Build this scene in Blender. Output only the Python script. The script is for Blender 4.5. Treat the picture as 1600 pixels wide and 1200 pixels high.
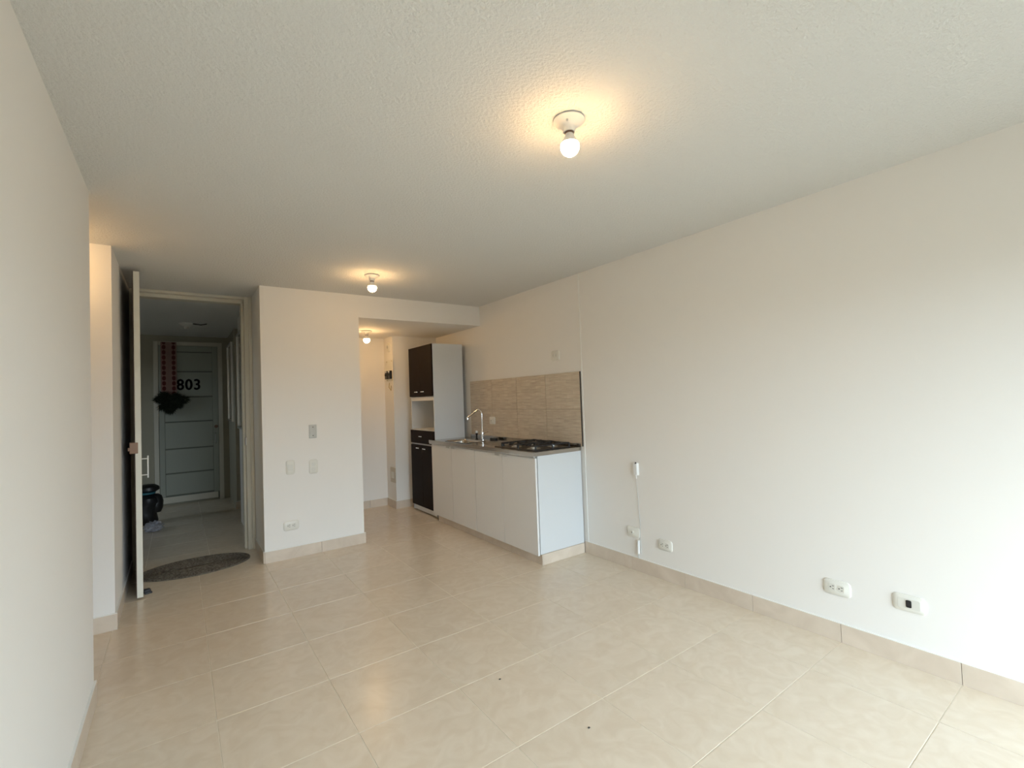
import bpy, bmesh, math, random
from mathutils import Vector, Matrix
random.seed(7)
for o in list(bpy.data.objects):
    bpy.data.objects.remove(o)
SC = bpy.context.scene
COL = SC.collection
R = math.radians

# ------------------------------------------------------------------ camera
cd = bpy.data.cameras.new('camera')
cam = bpy.data.objects.new('camera', cd)
COL.objects.link(cam)
cd.sensor_fit = 'HORIZONTAL'
cd.sensor_width = 36.0
cd.lens = 36.0 * 728.94 / 1600.0
cd.clip_start = 0.02
CAM_M = (Matrix.Rotation(-0.621429, 3, 'Z') @ Matrix.Rotation(math.pi / 2 + 0.0281567, 3, 'X')
         @ Matrix.Rotation(-0.0356167, 3, 'Z'))
cam.matrix_world = Matrix.Translation((0, 0, 1.35)) @ CAM_M.to_4x4()
SC.camera = cam

# ------------------------------------------------------------------ world
SKY = 11.0
w = bpy.data.worlds.new('world')
SC.world = w
w.use_nodes = True
nt = w.node_tree
nt.nodes.clear()
tc = nt.nodes.new('ShaderNodeTexCoord')
sp = nt.nodes.new('ShaderNodeSeparateXYZ')
cr = nt.nodes.new('ShaderNodeValToRGB')
mr = nt.nodes.new('ShaderNodeMapRange')
mr.inputs['From Min'].default_value = -1.0
bg = nt.nodes.new('ShaderNodeBackground')
wo = nt.nodes.new('ShaderNodeOutputWorld')
nt.links.new(tc.outputs['Generated'], sp.inputs[0])
nt.links.new(sp.outputs['Z'], mr.inputs['Value'])
nt.links.new(mr.outputs[0], cr.inputs[0])
e = cr.color_ramp.elements
e[0].position = 0.49
e[0].color = (0.045, 0.045, 0.04, 1)
e[1].position = 0.53
e[1].color = (0.785, 0.95, 1.09, 1)
nt.links.new(cr.outputs[0], bg.inputs[0])
bg.inputs[1].default_value = SKY
nt.links.new(bg.outputs[0], wo.inputs[0])

# portals: sample the sky through the balcony opening and the stairwell window
def portal(loc, rot, sx, sy):
    l = bpy.data.lights.new('daylight_portal', 'AREA')
    l.shape = 'RECTANGLE'
    l.size, l.size_y = sx, sy
    l.cycles.is_portal = True
    o = bpy.data.objects.new('daylight_portal', l)
    o.location = loc
    o.rotation_euler = rot
    COL.objects.link(o)

WX0, WX1, WZ1, YB = 0.45, 2.74, 2.00, -1.40
portal(((WX0 + WX1) / 2, YB - 0.16, WZ1 / 2), (R(90), 0, 0), WX1 - WX0, WZ1)
portal((-2.95, 6.85, 1.8), (0, R(-90), 0), 0.6, 0.5)

vs = SC.view_settings
vs.view_transform = 'Standard'
vs.look = 'None'
vs.gamma = 1.0
vs.use_curve_mapping = False
vs.exposure = 0.10
BULB = 118.0          # radiance of the lit bulbs
WARM = (1.0, 0.61, 0.27)

# ------------------------------------------------------------------ materials
def new_mat(name, col, rough=0.5, metal=0.0, spec=0.5, emit=None, estr=0.0):
    m = bpy.data.materials.new(name)
    m.use_nodes = True
    p = m.node_tree.nodes['Principled BSDF']
    p.inputs['Base Color'].default_value = (*col, 1)
    p.inputs['Roughness'].default_value = rough
    p.inputs['Metallic'].default_value = metal
    p.inputs['Specular IOR Level'].default_value = spec
    if emit:
        p.inputs['Emission Color'].default_value = (*emit, 1)
        p.inputs['Emission Strength'].default_value = estr
    return m

def add_bump(m, scale, strength, dist=0.002, detail=4, coord='Object', rough=0.5):
    n = m.node_tree
    p = n.nodes['Principled BSDF']
    t = n.nodes.new('ShaderNodeTexCoord')
    x = n.nodes.new('ShaderNodeTexNoise')
    x.inputs['Scale'].default_value = scale
    x.inputs['Detail'].default_value = detail
    x.inputs['Roughness'].default_value = rough
    b = n.nodes.new('ShaderNodeBump')
    b.inputs['Strength'].default_value = strength
    b.inputs['Distance'].default_value = dist
    n.links.new(t.outputs[coord], x.inputs['Vector'])
    n.links.new(x.outputs['Fac'], b.inputs['Height'])
    n.links.new(b.outputs[0], p.inputs['Normal'])
    return x

def mottle(m, c1, c2, scale, detail=5, dist=0.6, per_object=0.0, stretch=(1, 1, 1)):
    """base colour varies between c1 and c2; per_object adds a small tone shift per piece"""
    n = m.node_tree
    p = n.nodes['Principled BSDF']
    t = n.nodes.new('ShaderNodeTexCoord')
    oi = n.nodes.new('ShaderNodeObjectInfo')
    add = n.nodes.new('ShaderNodeVectorMath')
    mul = n.nodes.new('ShaderNodeVectorMath')
    mul.operation = 'SCALE'
    cmb = n.nodes.new('ShaderNodeCombineXYZ')
    n.links.new(oi.outputs['Random'], cmb.inputs[0])
    n.links.new(oi.outputs['Random'], cmb.inputs[1])
    n.links.new(cmb.outputs[0], mul.inputs[0])
    mul.inputs['Scale'].default_value = 37.0
    mp = n.nodes.new('ShaderNodeMapping')
    mp.inputs['Scale'].default_value = stretch
    n.links.new(t.outputs['Object'], mp.inputs['Vector'])
    n.links.new(mp.outputs[0], add.inputs[0])
    n.links.new(mul.outputs[0], add.inputs[1])
    x = n.nodes.new('ShaderNodeTexNoise')
    x.inputs['Scale'].default_value = scale
    x.inputs['Detail'].default_value = detail
    x.inputs['Distortion'].default_value = dist
    n.links.new(add.outputs[0], x.inputs['Vector'])
    r = n.nodes.new('ShaderNodeValToRGB')
    r.color_ramp.elements[0].position = 0.35
    r.color_ramp.elements[1].position = 0.68
    r.color_ramp.elements[0].color = (*c1, 1)
    r.color_ramp.elements[1].color = (*c2, 1)
    n.links.new(x.outputs['Fac'], r.inputs[0])
    h = n.nodes.new('ShaderNodeHueSaturation')
    mm = n.nodes.new('ShaderNodeMapRange')
    mm.inputs['To Min'].default_value = 1 - per_object
    mm.inputs['To Max'].default_value = 1 + per_object
    n.links.new(oi.outputs['Random'], mm.inputs['Value'])
    n.links.new(mm.outputs[0], h.inputs['Value'])
    n.links.new(r.outputs[0], h.inputs['Color'])
    n.links.new(h.outputs[0], p.inputs['Base Color'])
    return h

M = {}
M['paint'] = new_mat('wall paint', (0.86, 0.842, 0.80), 0.75, spec=0.25)
add_bump(M['paint'], 55, 0.10, 0.002)
M['ceiling'] = new_mat('ceiling stucco', (0.80, 0.795, 0.76), 0.85, spec=0.2)
add_bump(M['ceiling'], 80, 1.0, 0.0085, 5, rough=0.6)
M['tile'] = new_mat('beige floor tile', (0.74, 0.66, 0.54), 0.22, spec=0.5)
mottle(M['tile'], (0.72, 0.62, 0.485), (0.775, 0.685, 0.555), 9.0, 8, 1.6, 0.012)
add_bump(M['tile'], 9, 0.05, 0.002, 3)
M['grout'] = new_mat('pale grout', (0.80, 0.74, 0.62), 0.8)
M['skirt'] = new_mat('beige skirting tile', (0.68, 0.59, 0.47), 0.35)
mottle(M['skirt'], (0.635, 0.54, 0.435), (0.715, 0.62, 0.51), 6, 5, 0.8, 0.02)
M['caulk'] = new_mat('white caulk', (0.86, 0.86, 0.82), 0.6)
M['lacquer'] = new_mat('white lacquer board', (0.80, 0.80, 0.785), 0.35)
M['board'] = new_mat('cool white melamine', (0.68, 0.705, 0.715), 0.4)
M['wenge'] = new_mat('dark brown board', (0.012, 0.006, 0.004), 0.6, spec=0.12)
add_bump(M['wenge'], 40, 0.04)
M['steel'] = new_mat('brushed stainless steel', (0.50, 0.475, 0.44), 0.20, 1.0)
add_bump(M['steel'], 60, 0.03)
M['chrome'] = new_mat('chrome', (0.82, 0.82, 0.82), 0.08, 1.0)
M['black'] = new_mat('black enamel', (0.012, 0.012, 0.013), 0.35)
M['numberblack'] = new_mat('matt black number', (0.008, 0.008, 0.008), 0.9, spec=0.1)
M['cast'] = new_mat('cast iron', (0.02, 0.02, 0.022), 0.55)
M['alu'] = new_mat('aluminium', (0.62, 0.62, 0.60), 0.35, 1.0)
M['plate'] = new_mat('ivory plastic', (0.78, 0.77, 0.70), 0.35)
M['plate_in'] = new_mat('ivory plastic insert', (0.73, 0.72, 0.65), 0.4)
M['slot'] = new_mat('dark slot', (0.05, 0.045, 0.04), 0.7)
M['greyplate'] = new_mat('grey plate', (0.55, 0.56, 0.53), 0.5)
M['beigeplate'] = new_mat('beige plate', (0.56, 0.51, 0.42), 0.5)
M['white'] = new_mat('white plastic', (0.86, 0.86, 0.84), 0.35)
M['cream'] = new_mat('cream painted metal', (0.70, 0.66, 0.55), 0.45)
M['doorwhite'] = new_mat('cream door edge', (0.78, 0.76, 0.66), 0.45)
M['doorface'] = new_mat('shaded brown door face', (0.10, 0.060, 0.045), 0.5)  # brown, with the shade of the narrow gap by the wall mixed in
M['brass'] = new_mat('worn brass', (0.26, 0.165, 0.115), 0.5, 0.5)
M['greydoor'] = new_mat('grey green painted door', (0.40, 0.42, 0.355), 0.5)
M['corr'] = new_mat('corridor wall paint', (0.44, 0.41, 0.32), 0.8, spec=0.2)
M['groove'] = new_mat('door groove shade', (0.19, 0.20, 0.165), 0.7)  # darker copy of the door paint; shade of the recesses put into the colour
M['mat'] = new_mat('braided mat', (0.10, 0.085, 0.065), 0.95)
M['glassdark'] = new_mat('dark window glass', (0.012, 0.014, 0.016), 0.15)
M['pine'] = new_mat('dark pine needles', (0.018, 0.028, 0.012), 0.8)
M['red'] = new_mat('dark red print', (0.16, 0.012, 0.010), 0.8)
M['bag'] = new_mat('black bag', (0.012, 0.012, 0.013), 0.4)
M['teal'] = new_mat('teal tape', (0.03, 0.16, 0.20), 0.5)
M['film'] = new_mat('pale plastic film', (0.45, 0.45, 0.50), 0.3)
M['film'].node_tree.nodes['Principled BSDF'].inputs['Alpha'].default_value = 0.55
M['bulb'] = new_mat('lit bulb', (1, 0.9, 0.75), 0.3, emit=WARM, estr=BULB)
M['porcelain'] = new_mat('white porcelain', (0.82, 0.80, 0.74), 0.3)
M['concrete'] = new_mat('concrete', (0.4, 0.4, 0.38), 0.9)
M['drygrout'] = new_mat('tan grout', (0.36, 0.29, 0.21), 0.9)
M['drywood'] = new_mat('grease mark', (0.42, 0.33, 0.14), 0.9)

# wood strip wall tile
m = new_mat('wood strip wall tile', (0.5, 0.4, 0.3), 0.35)
n = m.node_tree
p = n.nodes['Principled BSDF']
t = n.nodes.new('ShaderNodeTexCoord')
sx = n.nodes.new('ShaderNodeSeparateXYZ')
cb = n.nodes.new('ShaderNodeCombineXYZ')
n.links.new(t.outputs['Object'], sx.inputs[0])
oi = n.nodes.new('ShaderNodeObjectInfo')
ad = n.nodes.new('ShaderNodeMath'); ad.operation = 'MULTIPLY_ADD'
ad.inputs[1].default_value = 3.7
n.links.new(oi.outputs['Random'], ad.inputs[0])
n.links.new(sx.outputs['Y'], ad.inputs[2])
n.links.new(ad.outputs[0], cb.inputs[0])
n.links.new(sx.outputs['Z'], cb.inputs[1])
br = n.nodes.new('ShaderNodeTexBrick')
br.inputs['Color1'].default_value = (0.66, 0.57, 0.45, 1)
br.inputs['Color2'].default_value = (0.58, 0.495, 0.385, 1)
br.inputs['Mortar'].default_value = (0.50, 0.42, 0.32, 1)
br.inputs['Scale'].default_value = 1.0
br.inputs['Mortar Size'].default_value = 0.0012
br.inputs['Brick Width'].default_value = 0.155
br.inputs['Row Height'].default_value = 0.0325
n.links.new(cb.outputs[0], br.inputs['Vector'])
nz = n.nodes.new('ShaderNodeTexNoise')
mpn = n.nodes.new('ShaderNodeMapping')
mpn.inputs['Scale'].default_value = (4, 70, 1)
n.links.new(cb.outputs[0], mpn.inputs['Vector'])
n.links.new(mpn.outputs[0], nz.inputs['Vector'])
nz.inputs['Scale'].default_value = 2.0
nz.inputs['Detail'].default_value = 5
mx = n.nodes.new('ShaderNodeMix'); mx.data_type = 'RGBA'; mx.blend_type = 'OVERLAY'
mx.inputs[0].default_value = 0.55
n.links.new(br.outputs['Color'], mx.inputs[6])
n.links.new(nz.outputs['Fac'], mx.inputs[7])
n.links.new(mx.outputs[2], p.inputs['Base Color'])
M['woodtile'] = m

# printed ribbon: cloth with two columns of dark red motifs
m = new_mat('printed ribbon cloth', (0.4, 0.3, 0.25), 0.9)
n = m.node_tree
p = n.nodes['Principled BSDF']
t = n.nodes.new('ShaderNodeTexCoord')
sx = n.nodes.new('ShaderNodeSeparateXYZ')
n.links.new(t.outputs['Object'], sx.inputs[0])
def mth(op, a, b=None):
    q = n.nodes.new('ShaderNodeMath'); q.operation = op
    for k_, v_ in enumerate((a, b)):
        if v_ is None: continue
        if isinstance(v_, (int, float)): q.inputs[k_].default_value = v_
        else: n.links.new(v_, q.inputs[k_])
    return q.outputs[0]
dx_ = mth('ABSOLUTE', mth('SUBTRACT', mth('ABSOLUTE', mth('ADD', sx.outputs['X'], 0.104)), 0.056))
band = mth('SUBTRACT', 1.0, mth('DIVIDE', dx_, 0.030))
wv = mth('ABSOLUTE', mth('SINE', mth('MULTIPLY', sx.outputs['Z'], 43.0)))
msk = mth('GREATER_THAN', mth('MULTIPLY', band, mth('ADD', wv, 0.15)), 0.32)
rr = n.nodes.new('ShaderNodeValToRGB')
rr.color_ramp.elements[0].color = (0.33, 0.20, 0.165, 1)
rr.color_ramp.elements[1].color = (0.12, 0.018, 0.014, 1)
n.links.new(msk, rr.inputs[0])
n.links.new(rr.outputs[0], p.inputs['Base Color'])
M['ribbon'] = m

# braided mat rings
mt = M['mat']
n = mt.node_tree
p = n.nodes['Principled BSDF']
add_bump(mt, 160, 0.8, 0.003, 3)
mottle(mt, (0.075, 0.062, 0.047), (0.20, 0.17, 0.13), 70, 4, 0.3)

# ------------------------------------------------------------------ mesh helpers
class MB:
    def __init__(self):
        self.bm = bmesh.new()

    def box(self, x0, x1, y0, y1, z0, z1, bev=0.0, mtx=None):
        r = bmesh.ops.create_cube(self.bm, size=1.0)
        vs_ = r['verts']
        c = Vector(((x0 + x1) / 2, (y0 + y1) / 2, (z0 + z1) / 2))
        s = Vector((abs(x1 - x0), abs(y1 - y0), abs(z1 - z0)))
        for v in vs_:
            v.co = Vector((v.co.x * s.x, v.co.y * s.y, v.co.z * s.z)) + c
        if bev > 0:
            es = list({e_ for v in vs_ for e_ in v.link_edges})
            g = bmesh.ops.bevel(self.bm, geom=es, offset=bev, segments=2, affect='EDGES', profile=0.6)
            vs_ = list({v for f in g['faces'] for v in f.verts} | {v for v in vs_ if v.is_valid})
        if mtx is not None:
            allv = set()
            stack = [v for v in vs_ if v.is_valid]
            while stack:
                v = stack.pop()
                if v in allv:
                    continue
                allv.add(v)
                stack += [e_.other_vert(v) for e_ in v.link_edges]
            for v in allv:
                v.co = mtx @ v.co
        return self

    def lathe(self, prof, seg=32, mtx=None, cap0=True, cap1=True):
        """prof: [(radius, height)] about local Z"""
        mtx = mtx or Matrix()
        rings = []
        for r_, z in prof:
            if r_ < 1e-6:
                rings.append([self.bm.verts.new(mtx @ Vector((0, 0, z)))])
            else:
                rings.append([self.bm.verts.new(mtx @ Vector((r_ * math.cos(2 * math.pi * i / seg), r_ * math.sin(2 * math.pi * i / seg), z))) for i in range(seg)])
        for a, b in zip(rings, rings[1:]):
            for i in range(seg):
                j = (i + 1) % seg
                if len(a) == 1 and len(b) > 1:
                    self.bm.faces.new((a[0], b[i], b[j]))
                elif len(b) == 1 and len(a) > 1:
                    self.bm.faces.new((a[i], a[j], b[0]))
                elif len(a) > 1:
                    self.bm.faces.new((a[i], a[j], b[j], b[i]))
        if cap0 and len(rings[0]) > 1:
            self.bm.faces.new(rings[0])
        if cap1 and len(rings[-1]) > 1:
            self.bm.faces.new(rings[-1])
        return self

    def tube(self, pts, r_, seg=10, closed=False):
        pts = [Vector(q) for q in pts]
        rr_ = r_ if isinstance(r_, (list, tuple)) else [r_] * len(pts)
        up = Vector((0, 0, 1))
        rings = []
        N = len(pts)
        prev = None
        for i, q in enumerate(pts):
            if closed:
                d = pts[(i + 1) % N] - pts[i - 1]
            else:
                d = pts[min(i + 1, N - 1)] - pts[max(i - 1, 0)]
            d.normalize()
            if prev is None:
                a = d.cross(up if abs(d.z) < 0.9 else Vector((1, 0, 0))).normalized()
            else:
                a = (prev - d * prev.dot(d)).normalized()
            prev = a
            b = d.cross(a)
            rings.append([self.bm.verts.new(q + (a * math.cos(2 * math.pi * k / seg) + b * math.sin(2 * math.pi * k / seg)) * rr_[i]) for k in range(seg)])
        rng = range(N) if closed else range(N - 1)
        for i in rng:
            A, B = rings[i], rings[(i + 1) % N]
            for k in range(seg):
                self.bm.faces.new((A[k], A[(k + 1) % seg], B[(k + 1) % seg], B[k]))
        if not closed:
            self.bm.faces.new(rings[0])
            self.bm.faces.new(rings[-1])
        return self

    def prism(self, poly, h, mtx=None, inset=0.0, rise=None):
        """poly in local XY extruded 0..h; inset tapers the top by that much"""
        mtx = mtx or Matrix()
        cx = sum(q[0] for q in poly) / len(poly)
        cy = sum(q[1] for q in poly) / len(poly)
        wx_ = max(abs(q[0] - cx) for q in poly)
        wy_ = max(abs(q[1] - cy) for q in poly)
        levels = [(0.0, 0.0), (h * 0.55, inset * 0.15), (h, inset)] if inset else [(0, 0), (h, 0)]
        rings = []
        for z, ins in levels:
            fx, fy = 1 - ins / wx_, 1 - ins / wy_
            rings.append([self.bm.verts.new(mtx @ Vector((cx + (q[0] - cx) * fx, cy + (q[1] - cy) * fy, z))) for q in poly])
        k = len(poly)
        for a, b in zip(rings, rings[1:]):
            for i in range(k):
                self.bm.faces.new((a[i], a[(i + 1) % k], b[(i + 1) % k], b[i]))
        self.bm.faces.new(rings[0])
        self.bm.faces.new(rings[-1])
        return self

def parent_matrix(o):
    mloc = Matrix.LocRotScale(o.location, o.rotation_euler, o.scale)
    if o.parent:
        return parent_matrix(o.parent) @ o.matrix_parent_inverse @ mloc
    return mloc

def _build(self, name, mat, parent=None, smooth=False, loc=None):
    bmesh.ops.recalc_face_normals(self.bm, faces=self.bm.faces)
    me = bpy.data.meshes.new(name)
    if loc is not None:
        for v in self.bm.verts:
            v.co -= Vector(loc)
    if smooth:
        for f in self.bm.faces:
            f.smooth = True
        for e_ in self.bm.edges:
            if len(e_.link_faces) == 2 and e_.calc_face_angle(0) > R(38):
                e_.smooth = False
    self.bm.to_mesh(me)
    self.bm.free()
    me.materials.append(mat)
    o = bpy.data.objects.new(name, me)
    if loc is not None:
        o.location = loc
    COL.objects.link(o)
    if parent is not None:
        o.parent = parent
        o.matrix_parent_inverse = parent_matrix(parent).inverted()
    return o
MB.build = _build

def tag(o, label=None, cat=None, group=None, kind=None):
    if label: o['label'] = label
    if cat: o['category'] = cat
    if group: o['group'] = group
    if kind: o['kind'] = kind
    return o

def empty(name, loc, label, cat, group=None):
    o = bpy.data.objects.new(name, None)
    o.empty_display_size = 0.05
    o.location = loc
    COL.objects.link(o)
    return tag(o, label, cat, group)

def struct(o, label=None):
    return tag(o, label, None, None, 'structure')

def rrect(w_, h_, r_, k=5):
    pts = []
    for cx, cy, a0 in ((w_ / 2 - r_, h_ / 2 - r_, 0), (-w_ / 2 + r_, h_ / 2 - r_, 90), (-w_ / 2 + r_, -h_ / 2 + r_, 180), (w_ / 2 - r_, -h_ / 2 + r_, 270)):
        for i in range(k + 1):
            a = R(a0 + 90 * i / k)
            pts.append((cx + r_ * math.cos(a), cy + r_ * math.sin(a)))
    return pts

def frame_mtx(origin, u, v, n_):
    mm_ = Matrix((u, v, n_)).transposed().to_4x4()
    mm_.translation = Vector(origin)
    return mm_
def on_right(y, z, x):   # wall facing -X
    return frame_mtx((x, y, z), (0, -1, 0), (0, 0, 1), (-1, 0, 0))
def on_far(x, z, y):     # wall facing -Y
    return frame_mtx((x, y, z), (1, 0, 0), (0, 0, 1), (0, -1, 0))

# ------------------------------------------------------------------ room shell
H = 2.40
XR, XL = 2.827, -0.335        # right and left wall faces
YC, XC0, XC1 = 4.540, 0.585, 1.440   # column face, its sides
YE = 5.140                    # entry door wall
YK, YK2, XK = 5.97, 5.67, 2.215      # kitchen nook back wall, jut wall, jut side
XH = -2.4                     # end of the side hallway
YH0, YH1 = 2.945, 3.845       # side hallway opening
YD = 8.22                     # far wall of the corridor

def wall(name, label, boxes, mat='paint'):
    b = MB()
    for q in boxes:
        b.box(*q)
    return struct(b.build(name, M[mat]), label)

wall('wall_right', 'long white wall beside the kitchen units, with the low sockets', [(XR, XR + 0.15, YB - 0.15, YK + 0.15, -0.1, H)])
wall('wall_left', 'near white wall ending at the side hallway', [(XL - 0.12, XL, YB - 0.15, YH0, -0.1, H)])
wall('wall_far', 'white wall block with three switches, and the dropped beam over the kitchen nook',
     [(XC0, XC1, YC, 6.40, -0.1, H), (XC1, XR, YC, YK, 2.18, H)])
wall('wall_nook', 'warm lit back wall of the kitchen nook', [(XC1, XR, YK, 6.40, -0.1, H), (XK, XR, YK2, YK, -0.1, 2.18)])
wall('wall_hall', 'white wall end between side hallway and entry door', [(XH, XL, YH1, YE + 0.12, -0.1, H)])
wall('wall_hall_end', 'end wall of the side hallway', [(XH - 0.12, XH, YH0 - 0.12, YH1 + 0.1, -0.1, H), (XH, XL - 0.12, YH0 - 0.12, YH0, -0.1, H)])
wall('wall_back', 'wall around the balcony opening', [
    (XL - 0.12, WX0, YB - 0.15, YB, -0.1, H), (WX1, XR, YB - 0.15, YB, -0.1, H), (WX0, WX1, YB - 0.15, YB, WZ1, H)])
b = MB()
b.box(-3.1, 3.0, YB - 0.15, YD + 0.15, H, H + 0.12)
ceil = struct(b.build('ceiling', M['ceiling']), 'white stucco ceiling')
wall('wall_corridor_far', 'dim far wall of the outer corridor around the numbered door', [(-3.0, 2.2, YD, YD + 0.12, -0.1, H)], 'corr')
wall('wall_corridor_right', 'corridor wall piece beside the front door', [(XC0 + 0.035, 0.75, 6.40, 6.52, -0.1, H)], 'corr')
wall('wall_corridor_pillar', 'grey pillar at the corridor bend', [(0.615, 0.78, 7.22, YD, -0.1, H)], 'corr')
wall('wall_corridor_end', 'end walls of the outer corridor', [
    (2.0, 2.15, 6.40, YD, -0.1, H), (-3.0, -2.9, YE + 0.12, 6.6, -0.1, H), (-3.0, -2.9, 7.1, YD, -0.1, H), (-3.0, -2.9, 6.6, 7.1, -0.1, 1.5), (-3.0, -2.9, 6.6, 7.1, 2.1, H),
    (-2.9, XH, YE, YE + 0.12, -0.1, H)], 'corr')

# slim vertical bead on the right wall beside the splashback
struct(MB().box(XR - 0.004, XR + 0.0, 2.905, 2.917, 0.10, H - 0.002).build('trim_1', M['caulk']), 'slim white vertical bead on the right wall')

# ------------------------------------------------------------------ floor of tiles
PT, GX, GY, JT = 0.465, 0.118, 0.580, 0.003
regions = [(XL, XR, YB, YC), (XL, XC0, YC, YE + 0.0), (XC1, XR, YC, YK), (XH, XL, YH0, YH1)]
fb = MB()
for q in regions:
    fb.box(q[0], q[1], q[2], q[3], -0.06, -0.0015)
floor = struct(fb.build('floor', M['grout']), 'beige tiled floor')
full_mesh = None

def tile_grid(parent, regs, gx, gy, mat, blockers=()):
    global full_mesh
    x_lo, x_hi = min(q[0] for q in regs), max(q[1] for q in regs)
    y_lo, y_hi = min(q[2] for q in regs), max(q[3] for q in regs)
    i0, i1 = math.floor((x_lo - gx) / PT), math.ceil((x_hi - gx) / PT)
    j0, j1 = math.floor((y_lo - gy) / PT), math.ceil((y_hi - gy) / PT)
    for i in range(i0, i1):
        for j in range(j0, j1):
            x0, y0 = gx + i * PT + JT / 2, gy + j * PT + JT / 2
            x1, y1 = x0 + PT - JT, y0 + PT - JT
            rects = []
            for a, b_, c, d in regs:
                r0, r1, s0, s1 = max(x0, a), min(x1, b_), max(y0, c), min(y1, d)
                if r1 - r0 > 0.002 and s1 - s0 > 0.002:
                    rects.append((r0, r1, s0, s1))
            if not rects:
                continue
            cx, cy = (x0 + x1) / 2, (y0 + y1) / 2
            area = sum((r[1] - r[0]) * (r[3] - r[2]) for r in rects)
            if len(rects) == 1 and area > (PT - JT) ** 2 * 0.999:
                if full_mesh is None:
                    mb = MB().box(-(PT - JT) / 2, (PT - JT) / 2, -(PT - JT) / 2, (PT - JT) / 2, -0.008, 0.0, 0.0012)
                    t0 = mb.build('floor_tile', mat)
                    full_mesh = t0.data
                    bpy.data.objects.remove(t0)
                o = bpy.data.objects.new('floor_tile', full_mesh)
                o.location = (cx, cy, 0)
                COL.objects.link(o)
                o.parent = parent
            else:
                mb = MB()
                for r in rects:
                    mb.box(r[0], r[1], r[2], r[3], -0.008, 0.0)
                bmesh.ops.remove_doubles(mb.bm, verts=mb.bm.verts, dist=1e-5)
                mb.build('floor_tile', mat, parent, loc=(cx, cy, 0))

tile_grid(floor, regions, GX, GY, M['tile'])
cregs = [(-2.9, 2.0, 6.52, YD), (-2.9, XC0 + 0.035, YE + 0.12, 6.52), (-0.27, 0.53, YE, YE + 0.12)]
fb = MB()
for q in cregs:
    fb.box(q[0], q[1], q[2], q[3], -0.06, -0.0015)
cfloor = struct(fb.build('floor_corridor', M['grout']), 'dim tiled floor of the outer corridor')
tile_grid(cfloor, cregs, GX + 0.1, GY + 0.12, M['tile'])

# ------------------------------------------------------------------ skirting (each tile a piece)
BH, BT = 0.097, 0.010
def skirting(name, label, axis, fixed, a, b_, side, g, ends=(0, 0)):
    """axis 'y': runs along Y at x=fixed; side = direction of its face (+1/-1)"""
    mb = MB()
    f0, f1 = sorted((fixed, fixed + side * (BT - 0.001)))
    if axis == 'y':
        mb.box(f0, f1, a, b_, BH, BH + 0.004)
    else:
        mb.box(a, b_, f0, f1, BH, BH + 0.004)
    root = struct(mb.build(name, M['caulk']), label)
    cuts = [a]
    k = math.ceil((a + 0.02 - g) / PT)
    while g + k * PT < b_ - 0.02:
        cuts.append(g + k * PT)
        k += 1
    cuts.append(b_)
    f0, f1 = sorted((fixed, fixed + side * BT))
    for c0, c1 in zip(cuts, cuts[1:]):
        mb = MB()
        c0_, c1_ = c0 + (0.001 if c0 > a else 0), c1 - (0.001 if c1 < b_ else 0)
        if axis == 'y':
            mb.box(f0, f1, c0_, c1_, 0.0, BH, 0.001)
            lc = (fixed, (c0 + c1) / 2, 0)
        else:
            mb.box(c0_, c1_, f0, f1, 0.0, BH, 0.001)
            lc = ((c0 + c1) / 2, fixed, 0)
        mb.build('skirting_tile', M['skirt'], root, loc=lc)
    return root

skirting('baseboard_right', 'beige tile skirting along the right wall', 'y', XR, YB, 2.944, -1, GY)
skirting('baseboard_left', 'beige tile skirting along the near wall', 'y', XL, YB, YH0 + 0.01, 1, GY)
skirting('baseboard_far', 'beige tile skirting under the switches', 'x', YC, XC0, XC1 + 0.012, -1, GX)
skirting('baseboard_entry', 'beige skirting beside the door mat', 'y', XC0, YC, YE - 0.07, -1, GY)
skirting('baseboard_hall', 'beige skirting on the wall end by the open door', 'x', YH1, XH, XL + 0.011, -1, GX + 0.15)
skirting('baseboard_hall_side', 'beige skirting behind the open door', 'y', XL, YH1, YE - 0.07, 1, GY)
skirting('baseboard_nook', 'beige skirting at the back of the nook', 'x', YK, XC1, XK, -1, GX)
skirting('baseboard_nook_side', 'beige skirting under the breaker box', 'y', XK, YK2 - 0.010, YK - 0.01, -1, GY)
skirting('baseboard_nook_jut', 'beige skirting behind the tall cabinet', 'x', YK2, XK, XR, -1, GX)
skirting('baseboard_corridor', 'brown skirting on the corridor pillar', 'x', 7.22, 0.605, 0.78, -1, GX)

# ------------------------------------------------------------------ front door frame and open leaf
b = MB()
FZ = 2.345
# right jamb, stepped profile; left jamb; header
b.box(0.520, 0.583, 5.085, 5.260, 0, H, 0.003).box(0.500, 0.522, 5.150, 5.255, 0, FZ + 0.02, 0.002).box(0.555, 0.584, 5.070, 5.090, 0, H, 0.003)
b.box(-0.333, -0.285, 5.125, 5.260, 0, H, 0.003).box(-0.287, -0.268, 5.165, 5.255, 0, FZ + 0.02, 0.002)
b.box(-0.285, 0.520, 5.085, 5.260, 2.375, H - 0.001, 0.003).box(-0.285, 0.520, 5.150, 5.255, FZ, 2.377, 0.002)
fr = struct(b.build('trim_2', M['cream']), 'cream metal frame of the front door')
MB().box(0.5145, 0.5205, 5.100, 5.135, 0.985, 1.055, 0.001).build('strike_plate', M['brass'], fr)
MB().box(0.514, 0.5205, 5.086, 5.099, 0.985, 1.055, 0.001).build('strike_cover', M['white'], fr)

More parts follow.
